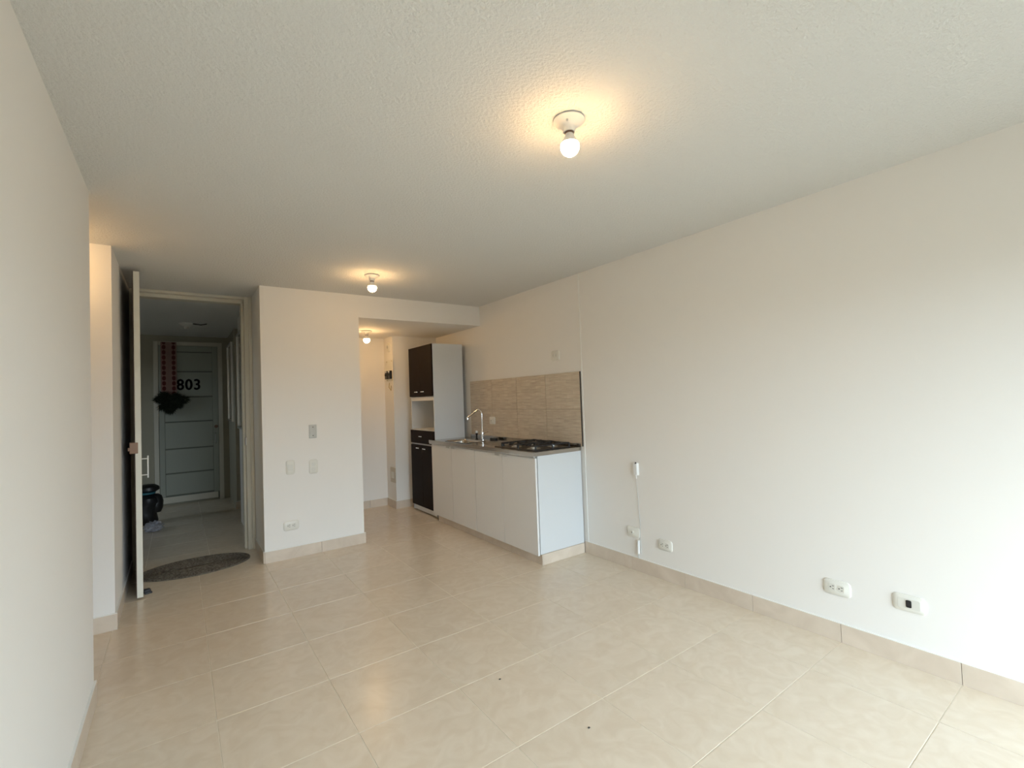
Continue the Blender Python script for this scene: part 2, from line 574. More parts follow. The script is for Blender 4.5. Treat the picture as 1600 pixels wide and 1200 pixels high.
# leaf: free edge at (-0.24,4.32), hinge near (-0.283,5.12)
fx, fy, hx, hy = -0.2405, 4.322, -0.2825, 5.118
L = math.hypot(hx - fx, hy - fy)
ang = math.atan2(hy - fy, hx - fx)
DM = Matrix.Translation((fx, fy, 0)) @ Matrix.Rotation(ang, 4, 'Z')   # local x from free edge to hinge, +y = side hall side
b = MB().box(0.0, L, -0.019, 0.016, 0.012, 2.365, 0.0015, DM)
leaf = struct(b.build('door_1', M['doorwhite']), 'open front door seen from its cream edge')
MB().box(0.004, L - 0.004, 0.0155, 0.020, 0.016, 2.361, 0, DM).build('shaded_face', M['doorface'], leaf)
lk = MB()
lk.box(-0.004, 0.10, 0.0, 0.048, 1.040, 1.120, 0.004, DM)
lk.box(-0.003, 0.03, 0.046, 0.058, 1.060, 1.085, 0.003, DM)
lk.build('rim_lock', M['brass'], leaf)
ph = MB()
for z in (0.868, 0.988):
    ph.tube([DM @ Vector((0.13, -0.018, z)), DM @ Vector((0.13, -0.056, z))], 0.004)
ph.tube([DM @ Vector((0.13, -0.056, 0.845)), DM @ Vector((0.13, -0.056, 1.010))], 0.005)
ph.build('pull_handle', M['white'], leaf, smooth=True)
for z in (0.3, 1.2, 2.1):
    MB().lathe([(0.009, -0.05), (0.009, 0.05)], 10, Matrix.Translation((-0.2855, 5.121, z))).build('hinge', M['cream'], leaf, smooth=True)

# ------------------------------------------------------------------ numbered door across the corridor
DX0, DX1, DZ = -0.225, 0.485, 2.26
b = MB()
b.box(DX0 - 0.055, DX0, YD - 0.035, YD, 0, DZ + 0.055, 0.004)
b.box(DX1, DX1 + 0.055, YD - 0.035, YD, 0, DZ + 0.055, 0.004)
b.box(DX0, DX1, YD - 0.035, YD, DZ, DZ + 0.055, 0.004)
struct(b.build('trim_3', M['cream']), 'painted frame of the numbered door')
d2 = struct(MB().box(DX0 + 0.003, DX1 - 0.003, YD - 0.020, YD - 0.001, 0.025, DZ - 0.003, 0.002).build('door_2', M['groove']), 'pale panelled door numbered 803 across the corridor')
zs = [0.13, 0.44, 0.785, 1.165, 1.52, 1.885, 2.17]
for z0, z1 in zip(zs, zs[1:]):
    MB().box(DX0 + 0.07, DX1 - 0.075, YD - 0.028, YD - 0.018, z0 + 0.010, z1 - 0.010, 0.003).build('door_panel', M['greydoor'], d2)
for a, c in ((DX0 + 0.004, DX0 + 0.066), (DX1 - 0.071, DX1 - 0.004)):
    MB().box(a, c, YD - 0.030, YD - 0.018, 0.12, DZ - 0.005, 0.002).build('stile', M['greydoor'], d2)
MB().box(DX0 + 0.07, DX1 - 0.075, YD - 0.028, YD - 0.018, 2.175, DZ - 0.005, 0.002).build('top_rail', M['greydoor'], d2)
MB().box(DX0 + 0.02, DX1 - 0.02, YD - 0.025, YD - 0.012, 0.028, 0.115, 0.003).build('kick_rail', M['cream'], d2)
MB().lathe([(0.028, 0), (0.028, 0.006), (0.013, 0.01), (0.013, 0.02), (0.024, 0.03), (0.024, 0.04), (0.0, 0.048)], 16, on_far(DX1 - 0.035, 1.075, YD - 0.020)).build('lock_knob', M['brass'], d2, smooth=True)
MB().tube([(DX1 - 0.045, YD - 0.02, 0.98), (DX1 - 0.045, YD - 0.055, 0.965), (DX1 - 0.045, YD - 0.055, 0.84), (DX1 - 0.045, YD - 0.02, 0.825)], 0.008, 8).build('pull_handle', M['alu'], d2, smooth=True)
# number
fc = bpy.data.curves.new('number', 'FONT')
fc.body = '803'
fc.size = 0.215
fc.extrude = 0.002
fc.offset = 0.0
fc.space_character = 1.12
tmp = bpy.data.objects.new('tmp', fc)
COL.objects.link(tmp)
bpy.context.view_layer.update()
me = bpy.data.meshes.new_from_object(tmp.evaluated_get(bpy.context.evaluated_depsgraph_get()))
bpy.data.objects.remove(tmp)
xs = [v.co.x for v in me.vertices]
x_mid, x_w = (min(xs) + max(xs)) / 2, max(xs) - min(xs)
for v in me.vertices:
    v.co = Vector(((v.co.x - x_mid) * 0.270 / x_w, v.co.y, v.co.z))
nb_ = bmesh.new()            # heavier strokes: the digits widened by a few millimetres each way
for k_, (ox, oy) in enumerate(((0, 0), (0.0055, 0), (-0.0055, 0), (0, 0.004), (0, -0.004))):
    n0 = len(nb_.verts)
    nb_.from_mesh(me)
    nb_.verts.ensure_lookup_table()
    for v in nb_.verts[n0:]:
        v.co += Vector((ox, oy, 0.0002 * k_))
nb_.to_mesh(me)
nb_.free()
me.materials.clear()
me.materials.append(M['numberblack'])
o = bpy.data.objects.new('door_number', me)
COL.objects.link(o)
o.matrix_world = on_far(0.122, 1.625, YD - 0.031)
o.parent = d2

# corridor window strips
def corr_window(name, label, x, y0, y1, z0, z1):
    b = MB()
    b.box(x - 0.025, x, y0, y1, z0, z0 + 0.025).box(x - 0.025, x, y0, y1, z1 - 0.025, z1)
    b.box(x - 0.025, x, y0, y0 + 0.03, z0 + 0.025, z1 - 0.025).box(x - 0.025, x, y1 - 0.03, y1, z0 + 0.025, z1 - 0.025)
    f = struct(b.build(name, M['alu']), label)
    MB().box(x - 0.010, x, y0 + 0.03, y1 - 0.03, z0 + 0.025, z1 - 0.025).build('pane', M['glassdark'], f)
corr_window('window_1', 'dark corridor window next to the numbered door', 0.615, 7.45, 8.05, 1.15, 2.25)
corr_window('window_2', 'dark narrow window in the corridor just past the front door', XC0 - 0.000, 5.45, 6.36, 1.10, 2.20)

# corridor ceiling fixture
t = empty('corridor_lamp', (0.09, 6.95, H), 'unlit round lamp holder on the dim corridor ceiling beyond the front door', 'lamp')
mz = Matrix.Translation((0.09, 6.95, H)) @ Matrix.Rotation(math.pi, 4, 'X')
MB().lathe([(0.075, 0.0), (0.075, 0.008), (0.05, 0.03), (0.028, 0.045), (0.028, 0.07)], 24, mz).build('rose', M['porcelain'], t, smooth=True)
MB().tube([(0.15, 6.93, H - 0.006), (0.24, 6.90, H - 0.02), (0.30, 6.88, H - 0.008)], 0.006, 8).build('wire', M['slot'], t, smooth=True)

# ------------------------------------------------------------------ wreath and ribbon
t = empty('wreath', (-0.08, YD - 0.05, 1.45), 'dark bushy pine wreath hanging on the numbered corridor door', 'wreath')
rnd = random.Random(3)
ring = [(-0.085 + 0.055 * math.cos(a), YD - 0.080, 1.46 + 0.045 * math.sin(a)) for a in [2 * math.pi * i / 20 for i in range(20)]]
MB().tube(ring, 0.030, 8, closed=True).build('twig_ring', M['pine'], t, smooth=True)
b = MB()
for i in range(2200):
    a = rnd.uniform(0, 2 * math.pi)
    rad = 0.135 * rnd.random() ** 0.6
    lobe = 1 + 0.25 * math.sin(3 * a + 0.6) + 0.15 * math.sin(7 * a)
    c = Vector((-0.085 + rad * 1.15 * lobe * math.cos(a), YD - 0.085 + rnd.uniform(-0.045, 0.02), 1.455 + rad * 0.85 * lobe * math.sin(a)))
    aa = a + rnd.uniform(-0.8, 0.8)
    d = Vector((math.cos(aa), rnd.uniform(-0.5, 0.1), 0.9 * math.sin(aa) - 0.35)).normalized() * rnd.uniform(0.025, 0.065)
    s = d.cross(Vector((0, 1, 0))).normalized() * 0.0045
    vv = [b.bm.verts.new(c - s), b.bm.verts.new(c + s), b.bm.verts.new(c + d), b.bm.verts.new(c + d * 0.5 + Vector((0, -0.005, 0)))]
    b.bm.faces.new((vv[0], vv[1], vv[3])); b.bm.faces.new((vv[1], vv[2], vv[3])); b.bm.faces.new((vv[2], vv[0], vv[3]))
tag(b.build('pine_needles', M['pine'], t), kind='stuff')

def ribbon(x, w_, z0, z1, y, label):
    b = MB()
    n_ = 16
    rows = []
    for i in range(n_ + 1):
        z = z1 + (z0 - z1) * i / n_
        wob = 0.006 * math.sin(i * 1.3)
        rows.append([b.bm.verts.new((x + sx_ * w_ / 2, y - 0.004 + wob * 0.5 - dy, z)) for sx_, dy in ((-1, 0), (1, 0), (1, 0.002), (-1, 0.002))])
    for A, B in zip(rows, rows[1:]):
        for k in range(4):
            b.bm.faces.new((A[k], A[(k + 1) % 4], B[(k + 1) % 4], B[k]))
    b.bm.faces.new(rows[0]); b.bm.faces.new(rows[-1])
    return tag(b.build('ribbon', M['ribbon']), label, 'ribbon')
ribbon(-0.104, 0.182, 1.52, 2.30, YD - 0.045, 'red and pink printed ribbon hanging above the pine wreath')

# ------------------------------------------------------------------ bags in the corridor
t = empty('black_bag', (-0.33, 7.1, 0), 'black bulky bag standing in the corridor left of the numbered door', 'bag')
b = MB()
prof = [(0.10, 0.0), (0.115, 0.03), (0.12, 0.12), (0.13, 0.20), (0.145, 0.26), (0.14, 0.31), (0.10, 0.34), (0.07, 0.352), (0.0, 0.356)]
b.lathe(prof, 20, Matrix.Translation((-0.335, 7.10, 0)))
for v in b.bm.verts:
    v.co.x += 0.012 * math.sin(v.co.z * 31 + v.co.y * 17)
    v.co.y += 0.010 * math.sin(v.co.z * 23 + v.co.x * 29)
b.build('body', M['bag'], t, smooth=True)
b = MB()
b.lathe([(0.0, 0.12), (0.05, 0.13), (0.07, 0.18), (0.075, 0.26), (0.06, 0.32), (0.03, 0.345), (0, 0.35)], 16, Matrix.Translation((-0.235, 7.08, 0)))
b.build('side_pocket', M['bag'], t, smooth=True)
b = MB()
b.lathe([(0.0, 0.37), (0.08, 0.375), (0.115, 0.40), (0.11, 0.435), (0.07, 0.462), (0.0, 0.468)], 18, Matrix.Translation((-0.31, 7.09, 0)))
b.build('flap', M['bag'], t, smooth=True)
MB().lathe([(0.085, 0.352), (0.09, 0.356), (0.09, 0.372), (0.085, 0.376)], 18, Matrix.Translation((-0.325, 7.09, 0))).build('teal_band', M['teal'], t, smooth=True)

rnd = random.Random(11)
b = MB()
r_ = bmesh.ops.create_icosphere(b.bm, subdivisions=3, radius=1.0)
for v in b.bm.verts:
    q = v.co.copy()
    k = 1 + 0.22 * math.sin(q.x * 9 + 1.3) * math.sin(q.y * 8) + 0.16 * math.sin(q.z * 13 + q.x * 5)
    v.co = Vector((-0.24 + q.x * 0.085 * k, 6.62 + q.y * 0.10 * k, max(0.004, 0.05 + q.z * 0.055 * k)))
tag(b.build('plastic_bag', M['film'], smooth=True), 'crumpled pale plastic bag lying in front of the black bag', 'bag')

# ------------------------------------------------------------------ door mat
t = empty('door_mat', (0.12, 4.86, 0), 'oval dark braided mat lying inside the front doorway', 'door mat')
def oval(a, b_, k=64):
    return [(a * math.cos(2 * math.pi * i / k), b_ * math.sin(2 * math.pi * i / k)) for i in range(k)]
MX, MY, MA, MBb = 0.108, 4.862, 0.400, 0.258
MB().prism(oval(MA, MBb), 0.006, Matrix.Translation((MX, MY, 0.0005)), inset=0.004).build('backing', M['mat'], t)
b = MB()
for i in range(11):
    f = 0.985 - i * 0.088
    b.tube([(MX + MA * f * math.cos(2 * math.pi * k / 56), MY + (MBb - MA * (1 - f)) * math.sin(2 * math.pi * k / 56) if MBb - MA * (1 - f) > 0.01 else MY, 0.0075) for k in range(56)], 0.0075, 6, closed=True) if MBb - MA * (1 - f) > 0.01 else None
b.build('braid', M['mat'], t, smooth=True)

# black rubber wedge
b = MB()
mm = Matrix.Translation((-0.203, 4.435, 0)) @ Matrix.Rotation(R(15), 4, 'Z')
b.prism([(-0.022, -0.03), (0.022, -0.03), (0.022, 0.03), (-0.022, 0.03)], 0.012, mm)
b.prism([(-0.018, -0.012), (0.018, -0.012), (0.018, 0.03), (-0.018, 0.03)], 0.026, mm)
tag(b.build('door_wedge', M['black']), 'small black rubber wedge on the tiles against the open front door', 'door stop')

# ------------------------------------------------------------------ bulbs
def lamp(x, y, zc, label, group='bare bulbs on the ceiling'):
    t = empty('ceiling_lamp', (x, y, zc), label, 'lamp', group)
    mz = Matrix.Translation((x, y, zc)) @ Matrix.Rotation(math.pi, 4, 'X')
    MB().lathe([(0.056, 0.0), (0.060, 0.003), (0.060, 0.007), (0.052, 0.013), (0.034, 0.024), (0.024, 0.034), (0.022, 0.050), (0.0195, 0.050), (0.0195, 0.046)], 40, mz, cap1=True).build('lamp_holder', M['porcelain'], t, smooth=True)
    for s in (-1, 1):
        d = Vector((0.8, 0.6, 0)) * 0.038 * s
        MB().lathe([(0.0045, 0.016), (0.0045, 0.0235), (0.003, 0.025), (0, 0.025)], 10, Matrix.Translation((x + d.x, y + d.y, zc)) @ Matrix.Rotation(math.pi, 4, 'X')).build('screw', M['alu'], t, smooth=True)
    MB().lathe([(0.0165, 0.049), (0.0165, 0.054), (0.0155, 0.056)], 24, mz, cap0=False).build('bulb_collar', M['brass'], t, smooth=True)
    MB().lathe([(0.0150, 0.055), (0.0165, 0.064), (0.0225, 0.074), (0.0300, 0.0845), (0.0338, 0.0935), (0.0330, 0.0938)], 28, mz, cap0=False, cap1=True).build('bulb_neck', M['white'], t, smooth=True)
    pts = [(0.0325, 0.0942)]
    a0 = math.degrees(math.asin(-0.0108 / 0.036))
    for i in range(0, 13):
        a = R(a0 + 4 + (90 - a0 - 4) * i / 12)
        pts.append((0.036 * math.cos(a), 0.105 + 0.036 * math.sin(a)))
    pts[-1] = (0, pts[-1][1])
    MB().lathe(pts, 28, mz, cap0=True).build('bulb', M['bulb'], t, smooth=True)
    return t
lamp(1.225, 1.277, H, 'lit bare bulb in a round holder, the large one on the living room ceiling')
lamp(1.316, 3.774, H, 'lit bare bulb on the main ceiling just before the kitchen beam')
lamp(1.790, 5.370, 2.18, 'lit bare bulb inside the nook under the lowered ceiling')
lamp(-0.66, 3.57, H, 'lit bare bulb on the ceiling of the side hallway, behind the near wall end')

# ------------------------------------------------------------------ wall plates
def plate(name, mtx, w_, h_, label, cat, kind, mat='plate', group=None, rad=0.02):
    base = empty(name, mtx.translation, label, cat, group)
    MB().prism(rrect(w_, h_, rad), 0.009, mtx, inset=0.007).build('cover', M[mat], base, smooth=True)
    up = mtx @ Matrix.Translation((0, 0, 0.0088))
    def sl(x, y, a, b_, part, d=0.0009, m_='slot'):
        MB().prism([(x - a / 2, y - b_ / 2), (x + a / 2, y - b_ / 2), (x + a / 2, y + b_ / 2), (x - a / 2, y + b_ / 2)], d, up).build(part, M[m_], base)
    if kind == 'duplex':
        for sx_ in (-1, 1):
            cx = sx_ * 0.020
            MB().prism([(cx + q[0], q[1]) for q in rrect(0.033, 0.036, 0.009)], 0.0016, up).build('socket_face', M['plate_in'], base)
            u2 = mtx @ Matrix.Translation((0, 0, 0.0103))
            for dx, dy, a, b_ in ((0.004, 0.0075, 0.009, 0.0028), (0.004, -0.0075, 0.0075, 0.0028), (-0.008, 0, 0.0055, 0.0055)):
                MB().prism([(cx + dx - a / 2, dy - b_ / 2), (cx + dx + a / 2, dy - b_ / 2), (cx + dx + a / 2, dy + b_ / 2), (cx + dx - a / 2, dy + b_ / 2)], 0.0008, u2).build('slot', M['slot'], base)
    elif kind == 'duplex_v':
        for sy_ in (-1, 1):
            cy = sy_ * 0.022
            MB().prism([(q[0], cy + q[1]) for q in rrect(0.036, 0.034, 0.010)], 0.0018, up).build('socket_face', M['plate_in'], base, smooth=False)
    elif kind == 'coax':
        MB().lathe([(0.012, 0), (0.012, 0.003), (0.0075, 0.004), (0.0075, 0.009)], 16, up).build('connector_ring', M['plate_in'], base, smooth=True)
        MB().lathe([(0.0045, 0.0088), (0.0045, 0.0096)], 12, up).build('connector_hole', M['slot'], base)
    elif kind == 'jack':
        MB().prism(rrect(w_ * 0.66, h_ * 0.58, 0.006), 0.0012, up).build('insert', M['plate_in'], base)
        MB().prism(rrect(0.021, 0.034, 0.005), 0.0035, up).build('jack_socket', M['black'], base)
        MB().prism(rrect(0.010, 0.014, 0.003), 0.0045, up).build('jack_tab', M['cast'], base)
    elif kind == 'rocker':
        MB().prism(rrect(w_ * 0.55, h_ * 0.42, 0.004), 0.003, up).build('rocker', M['plate_in'], base)
    elif kind == 'blank':
        for dy in (-0.038, 0.038):
            MB().lathe([(0.0045, 0), (0.0045, 0.0015), (0, 0.002)], 10, up @ Matrix.Translation((0, dy, 0))).build('screw', M['slot'], base)
    elif kind == 'two_hole':
        for dx in (-0.022, 0.018):
            MB().prism([(dx + q[0], q[1]) for q in rrect(0.02, 0.034, 0.005)], 0.0012, up).build('insert', M['plate_in'], base)
            MB().prism([(dx - 0.004 + q[0], q[1]) for q in rrect(0.005, 0.018, 0.002)], 0.002, up).build('slot', M['greyplate'], base)
    return base

plate('wall_socket', on_right(3.243, 1.719, XR), 0.112, 0.092, 'ivory plate high on the wall above the splashback', 'wall plate', 'two_hole')
plate('cable_outlet', on_right(2.418, 0.284, XR), 0.122, 0.082, 'ivory cable plate with one hole, low beside the hanging cord', 'wall plate', 'coax')
plate('wall_socket', on_right(2.131, 0.250, XR), 0.122, 0.080, 'double power socket low on the wall, next to the one-hole cable plate', 'socket', 'duplex')
plate('wall_socket', on_right(1.055, 0.280, XR), 0.128, 0.080, 'double power socket low on the wall, next to the plate with the black jack', 'socket', 'duplex')
plate('jack_outlet', on_right(0.754, 0.298, XR), 0.128, 0.080, 'ivory plate with a black jack in its middle, nearest on the long wall', 'wall plate', 'jack')
plate('wall_plate', on_far(0.995, 1.103, YC), 0.066, 0.122, 'flat grey blank plate with two screws, top of the three stacked plates', 'wall plate', 'blank', mat='greyplate', rad=0.003)
plate('light_switch', on_far(0.801, 0.797, YC), 0.074, 0.126, 'ivory light switch, beside the double vertical socket on the wall block', 'switch', 'rocker')
plate('wall_socket', on_far(0.994, 0.783, YC), 0.076, 0.130, 'upright double socket straight under the grey blank plate', 'socket', 'duplex_v')
plate('wall_socket', on_far(0.798, 0.287, YC), 0.128, 0.084, 'lying double socket low on the wall block above the skirting', 'socket', 'duplex')
plate('wall_plate', on_right(5.755, 0.415, XK), 0.17, 0.19, 'pale double plate low in the nook corner', 'wall plate', 'rocker', mat='beigeplate', rad=0.006)
# oval cover near the nook ceiling
t = empty('oval_cover', (XK, 5.78, 2.045), 'small oval fixture high in the nook above the breaker box', 'wall plate')
MB().prism(oval(0.055, 0.062, 28), 0.02, on_right(5.78, 2.045, XK), inset=0.012).build('rim', M['plate'], t, smooth=True)
MB().lathe([(0.022, 0.019), (0.022, 0.026), (0.010, 0.030), (0, 0.030)], 16, on_right(5.78, 2.05, XK)).build('button', M['greyplate'], t, smooth=True)

# breaker box
t = empty('breaker_box', (XK, 5.77, 1.68), 'open breaker box with two black breakers on the nook side wall', 'breaker box')
mr_ = on_right(5.775, 1.745, XK)
MB().prism(rrect(0.235, 0.27, 0.004), 0.006, mr_).build('back_plate', M['plate'], t)
for sy_ in (-1, 1):
    for sx_ in (-1, 1):
        MB().lathe([(0.007, 0.006), (0.007, 0.009), (0, 0.010)], 10, mr_ @ Matrix.Translation((sx_ * 0.085, 0.118 if sy_ > 0 else -0.122, 0))).build('screw', M['drywood'], t)
for sx_ in (-0.052, 0.048):
    mb_ = mr_ @ Matrix.Translation((sx_, -0.055, 0.006))
    br_ = MB().prism(rrect(0.072, 0.105, 0.003), 0.03, mb_).build('breaker', M['black'], t)
    MB().prism(rrect(0.030, 0.024, 0.003), 0.012, mb_ @ Matrix.Translation((0, 0.0, 0.03))).build('toggle', M['cast'], br_)
    MB().prism(rrect(0.055, 0.02, 0.003), 0.002, mb_ @ Matrix.Translation((0, 0.04, 0.03))).build('breaker_label', M['greyplate'], br_)
# stray wire ends under the box
MB().tube([(XK - 0.002, 5.80, 1.59), (XK - 0.02, 5.77, 1.53), (XK - 0.006, 5.74, 1.49), (XK - 0.015, 5.71, 1.55)], 0.004, 6).build('loose_wire', M['drywood'], t, smooth=True)

# chime box with hanging cord
t = empty('junction_box', (XR, 2.358, 0.77), 'small white cord box hung on the wall, trailing a thin cord', 'cord box')
mj = on_right(2.358, 0.772, XR)
MB().prism(rrect(0.036, 0.094, 0.005), 0.022, mj, inset=0.003).build('case', M['white'], t, smooth=True)
MB().lathe([(0.006, 0.0), (0.006, 0.006)], 12, mj @ Matrix.Translation((0.008, 0.047, 0.018))).build('hook_hole', M['slot'], t)
cp = [(XR - 0.012, 2.360, 0.726), (XR - 0.007, 2.361, 0.69), (XR - 0.005, 2.357, 0.60), (XR - 0.005, 2.352, 0.48), (XR - 0.006, 2.345, 0.36), (XR - 0.012, 2.343, 0.28), (XR - 0.008, 2.344, 0.20), (XR - 0.006, 2.342, 0.135)]
MB().tube(cp, 0.0017, 6).build('cord', M['greyplate'], t, smooth=True)
MB().tube([cp[0], (XR - 0.008, 2.3605, 0.70)], [0.005, 0.003], 8).build('strain_relief', M['white'], t, smooth=True)
t = empty('cable_tube', (XR, 2.366, 0.17), 'short white tube standing against the wall under the one-hole cable plate', 'cable')
MB().tube([(XR - 0.011, 2.363, 0.235), (XR - 0.011, 2.366, 0.135)], 0.0095, 12).build('sleeve', M['white'], t, smooth=True)
MB().tube([(XR - 0.011, 2.366, 0.136), (XR - 0.013, 2.366, 0.1025)], 0.0035, 8).build('cable_end', M['greyplate'], t, smooth=True)

# ------------------------------------------------------------------ splashback of wood-look tiles
sb = tag(MB().box(XR - 0.004, XR - 0.0001, 2.932, 4.790, 0.905, 1.550).build('splashback', M['drygrout']), 'wood-look tiled splashback on the wall above the steel worktop', 'splashback')
for i in range(4):
    for z0, z1 in ((0.905, 1.2265), (1.2265, 1.552)):
        y0 = 2.930 + i * PT
        MB().box(XR - 0.010, XR - 0.003, y0 + 0.0014, y0 + PT - 0.0014, z0 + 0.0014, z1 - 0.0014, 0.0006).build('wall_tile', M['woodtile'], sb, loc=(XR, y0, z0))
MB().box(XR - 0.011, XR - 0.0005, 2.925, 2.931, 0.905, 1.552).build('edge_strip', M['slot'], sb)
plate('wall_socket', on_right(4.328, 1.100, XR - 0.010), 0.112, 0.084, 'ivory one-hole plate on the splashback beside the tap', 'wall plate', 'coax', rad=0.012)

# ------------------------------------------------------------------ kitchen base
# tiled plinth
pl = tag(MB().box(2.358, 2.812, 2.954, 4.775, 0.0, 0.082).build('plinth', M['grout']), 'tiled plinth under the white base cabinet', 'plinth')
cuts = [2.944, 3.37, 3.835, 4.300, 4.775]
for c0, c1 in zip(cuts, cuts[1:]):
    MB().box(2.347, 2.357, c0 + 0.001, c1 - 0.001, 0.0, 0.083, 0.001).build('skirting_tile', M['skirt'], pl, loc=(2.35, c0, 0))
MB().box(2.3575, 2.813, 2.944, 2.953, 0.0, 0.083, 0.001).build('skirting_tile', M['skirt'], pl, loc=(2.35, 2.94, 0))

bc = empty('base_cabinet', (2.57, 3.9, 0.083), 'white four-door base cabinet under the steel worktop', 'cabinet')
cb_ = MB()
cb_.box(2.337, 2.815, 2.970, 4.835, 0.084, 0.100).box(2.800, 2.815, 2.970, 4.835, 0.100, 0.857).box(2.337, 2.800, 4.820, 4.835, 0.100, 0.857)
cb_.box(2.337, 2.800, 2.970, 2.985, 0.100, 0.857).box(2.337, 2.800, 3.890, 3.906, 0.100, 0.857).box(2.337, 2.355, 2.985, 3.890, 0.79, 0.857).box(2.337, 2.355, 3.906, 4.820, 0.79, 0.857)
cb_.build('body', M['slot'], bc)  # white carcass coloured dark, so the door gaps read as shadow
MB().box(2.3385, 2.817, 2.952, 2.969, 0.084, 0.868, 0.0006).build('end_panel', M['board'], bc)
tag(bc.children[-1], None)
dy = [2.957, 3.424, 3.898, 4.366, 4.835]
for i, (a, b_) in enumerate(zip(dy, dy[1:])):
    d = MB().box(2.316, 2.334, a + (0.002 if i else 0), b_ - (0.0045 if i == 1 else 0.002), 0.076, 0.852, 0.0004).build('door', M['lacquer'], bc)
    hy = b_ - 0.055 if i % 2 == 0 else a + 0.055
    hb = MB()
    hb.box(2.300, 2.318, hy - 0.035, hy + 0.035, 0.8535, 0.8565, 0.001)
    hb.box(2.298, 2.301, hy - 0.035, hy + 0.035, 0.838, 0.8565, 0.001)
    hb.build('handle', M['alu'], d)
MB().lathe([(0.018, 0.0), (0.018, 0.022), (0.010, 0.026), (0.010, 0.080), (0.018, 0.0835)], 14, Matrix.Translation((2.372, 4.800, 0.0))).build('cabinet_foot', M['black'], bc, smooth=True)

# worktop with sink: build the top as a frame around the bowl
WT, WB = 0.897, 0.870
X0, X1, Y0, Y1 = 2.296, 2.812, 2.944, 4.862
SX0, SX1, SY0, SY1 = 2.370, 2.615, 4.150, 4.620
wt = empty('worktop', (2.55, 3.9, 0.87), 'stainless steel worktop with a sunk bowl and rear upstand', 'worktop')
b = MB()
b.box(X0, SX0, Y0, Y1, WB, WT)
b.box(SX1, X1, Y0, Y1, WB, WT)
b.box(SX0, SX1, Y0, SY0, WB, WT)
b.box(SX0, SX1, SY1, Y1, WB, WT)
bmesh.ops.remove_doubles(b.bm, verts=b.bm.verts, dist=1e-5)
b.build('top', M['steel'], wt)
MB().box(X0 + 0.006, X0 + 0.03, Y0 + 0.012, Y1, 0.8575, WB).box(X0 + 0.03, X1, Y0 + 0.010, Y0 + 0.026, 0.8685, WB).build('under_rail', M['alu'], wt)
MB().box(X1 + 0.0005, X1 + 0.0045, Y0, Y1 - 0.06, WT - 0.02, WT + 0.033, 0.001).build('upstand', M['steel'], wt)
MB().box(X0, X0 + 0.006, Y0, Y1, WT, WT + 0.004, 0.0015).box(X0 + 0.006, X1, Y0, Y0 + 0.006, WT, WT + 0.004, 0.0015).build('raised_lip', M['steel'], wt)
# bowl
b = MB()
rings = []
cx, cy = (SX0 + SX1) / 2, (SY0 + SY1) / 2
W_, D_ = SX1 - SX0, SY1 - SY0
for sc_, z, rad in ((1.10, WT + 0.003, 0.06), (1.04, WT + 0.0035, 0.055), (0.99, WT - 0.002, 0.05), (0.96, WT - 0.02, 0.05), (0.93, 0.76, 0.05), (0.85, 0.745, 0.045), (0.2, 0.742, 0.02)):
    off = (sc_ - 1) * 0.26
    pts = rrect(W_ + off if sc_ > 0.5 else 0.06, D_ + off if sc_ > 0.5 else 0.06, rad, 6)
    rings.append([b.bm.verts.new((cx + q[0], cy + q[1], z)) for q in pts])
for a, c in zip(rings, rings[1:]):
    for i in range(len(a)):
        b.bm.faces.new((a[i], a[(i + 1) % len(a)], c[(i + 1) % len(a)], c[i]))
b.bm.faces.new(rings[-1])
b.build('sink_bowl', M['steel'], wt, smooth=True)
MB().lathe([(0.030, 0.0), (0.030, 0.003), (0.020, 0.002), (0.0, 0.0015)], 20, Matrix.Translation((cx, cy, 0.7425))).build('drain', M['chrome'], wt, smooth=True)
b = MB()
for i in range(6):
    y = 3.76 + i * 0.055
    b.box(2.42, 2.66, y, y + 0.008, WT, WT + 0.002, 0.0008)
b.build('drainer_ribs', M['steel'], wt)

# tap
t = empty('faucet', (2.672, 4.315, WT), 'tall chrome swan-neck tap on the steel worktop', 'tap')
MB().lathe([(0.026, 0.0), (0.026, 0.006), (0.018, 0.012), (0.0155, 0.06), (0.018, 0.09), (0.013, 0.10), (0.0105, 0.12)], 20, Matrix.Translation((2.672, 4.315, WT))).build('base', M['chrome'], t, smooth=True)
b = MB()
bx, by, tx, ty = 2.672, 4.315, 2.580, 4.455
TL = math.hypot(tx - bx, ty - by)
prof_ = [(0, 1.0), (0, 1.10), (0, 1.175)]
for i in range(1, 9):
    a = math.pi * (1 - 0.70 * i / 8)
    prof_.append((0.036 + 0.036 * math.cos(a), 1.178 + 0.050 * math.sin(a)))
prof_ += [(0.10, 1.190), (0.125, 1.172), (TL, 1.148)]
pts = [(bx + (tx - bx) * q / TL, by + (ty - by) * q / TL, z) for q, z in prof_]
b.tube(pts, 0.0092, 12)
b.build('spout', M['chrome'], t, smooth=True)
e0 = pts[-1]
MB().lathe([(0.0, 0.004), (0.012, 0.002), (0.0135, -0.004), (0.0135, -0.03), (0.011, -0.032), (0, -0.032)], 16, Matrix.Translation((e0[0] - 0.003, e0[1] + 0.004, e0[2]))).build('aerator', M['chrome'], t, smooth=True)
MB().tube([(2.672, 4.318, 0.965), (2.69, 4.27, 0.985), (2.70, 4.245, 0.992)], [0.006, 0.005, 0.006], 10).build('lever', M['chrome'], t, smooth=True)
t = empty('tap_valve', (2.675, 4.44, WT), 'small chrome valve with white knob left of the swan-neck tap', 'tap')
MB().lathe([(0.018, 0.0), (0.018, 0.005), (0.009, 0.012), (0.009, 0.05), (0.013, 0.056), (0.013, 0.07)], 16, Matrix.Translation((2.675, 4.44, WT))).build('stem', M['black'], t, smooth=True)
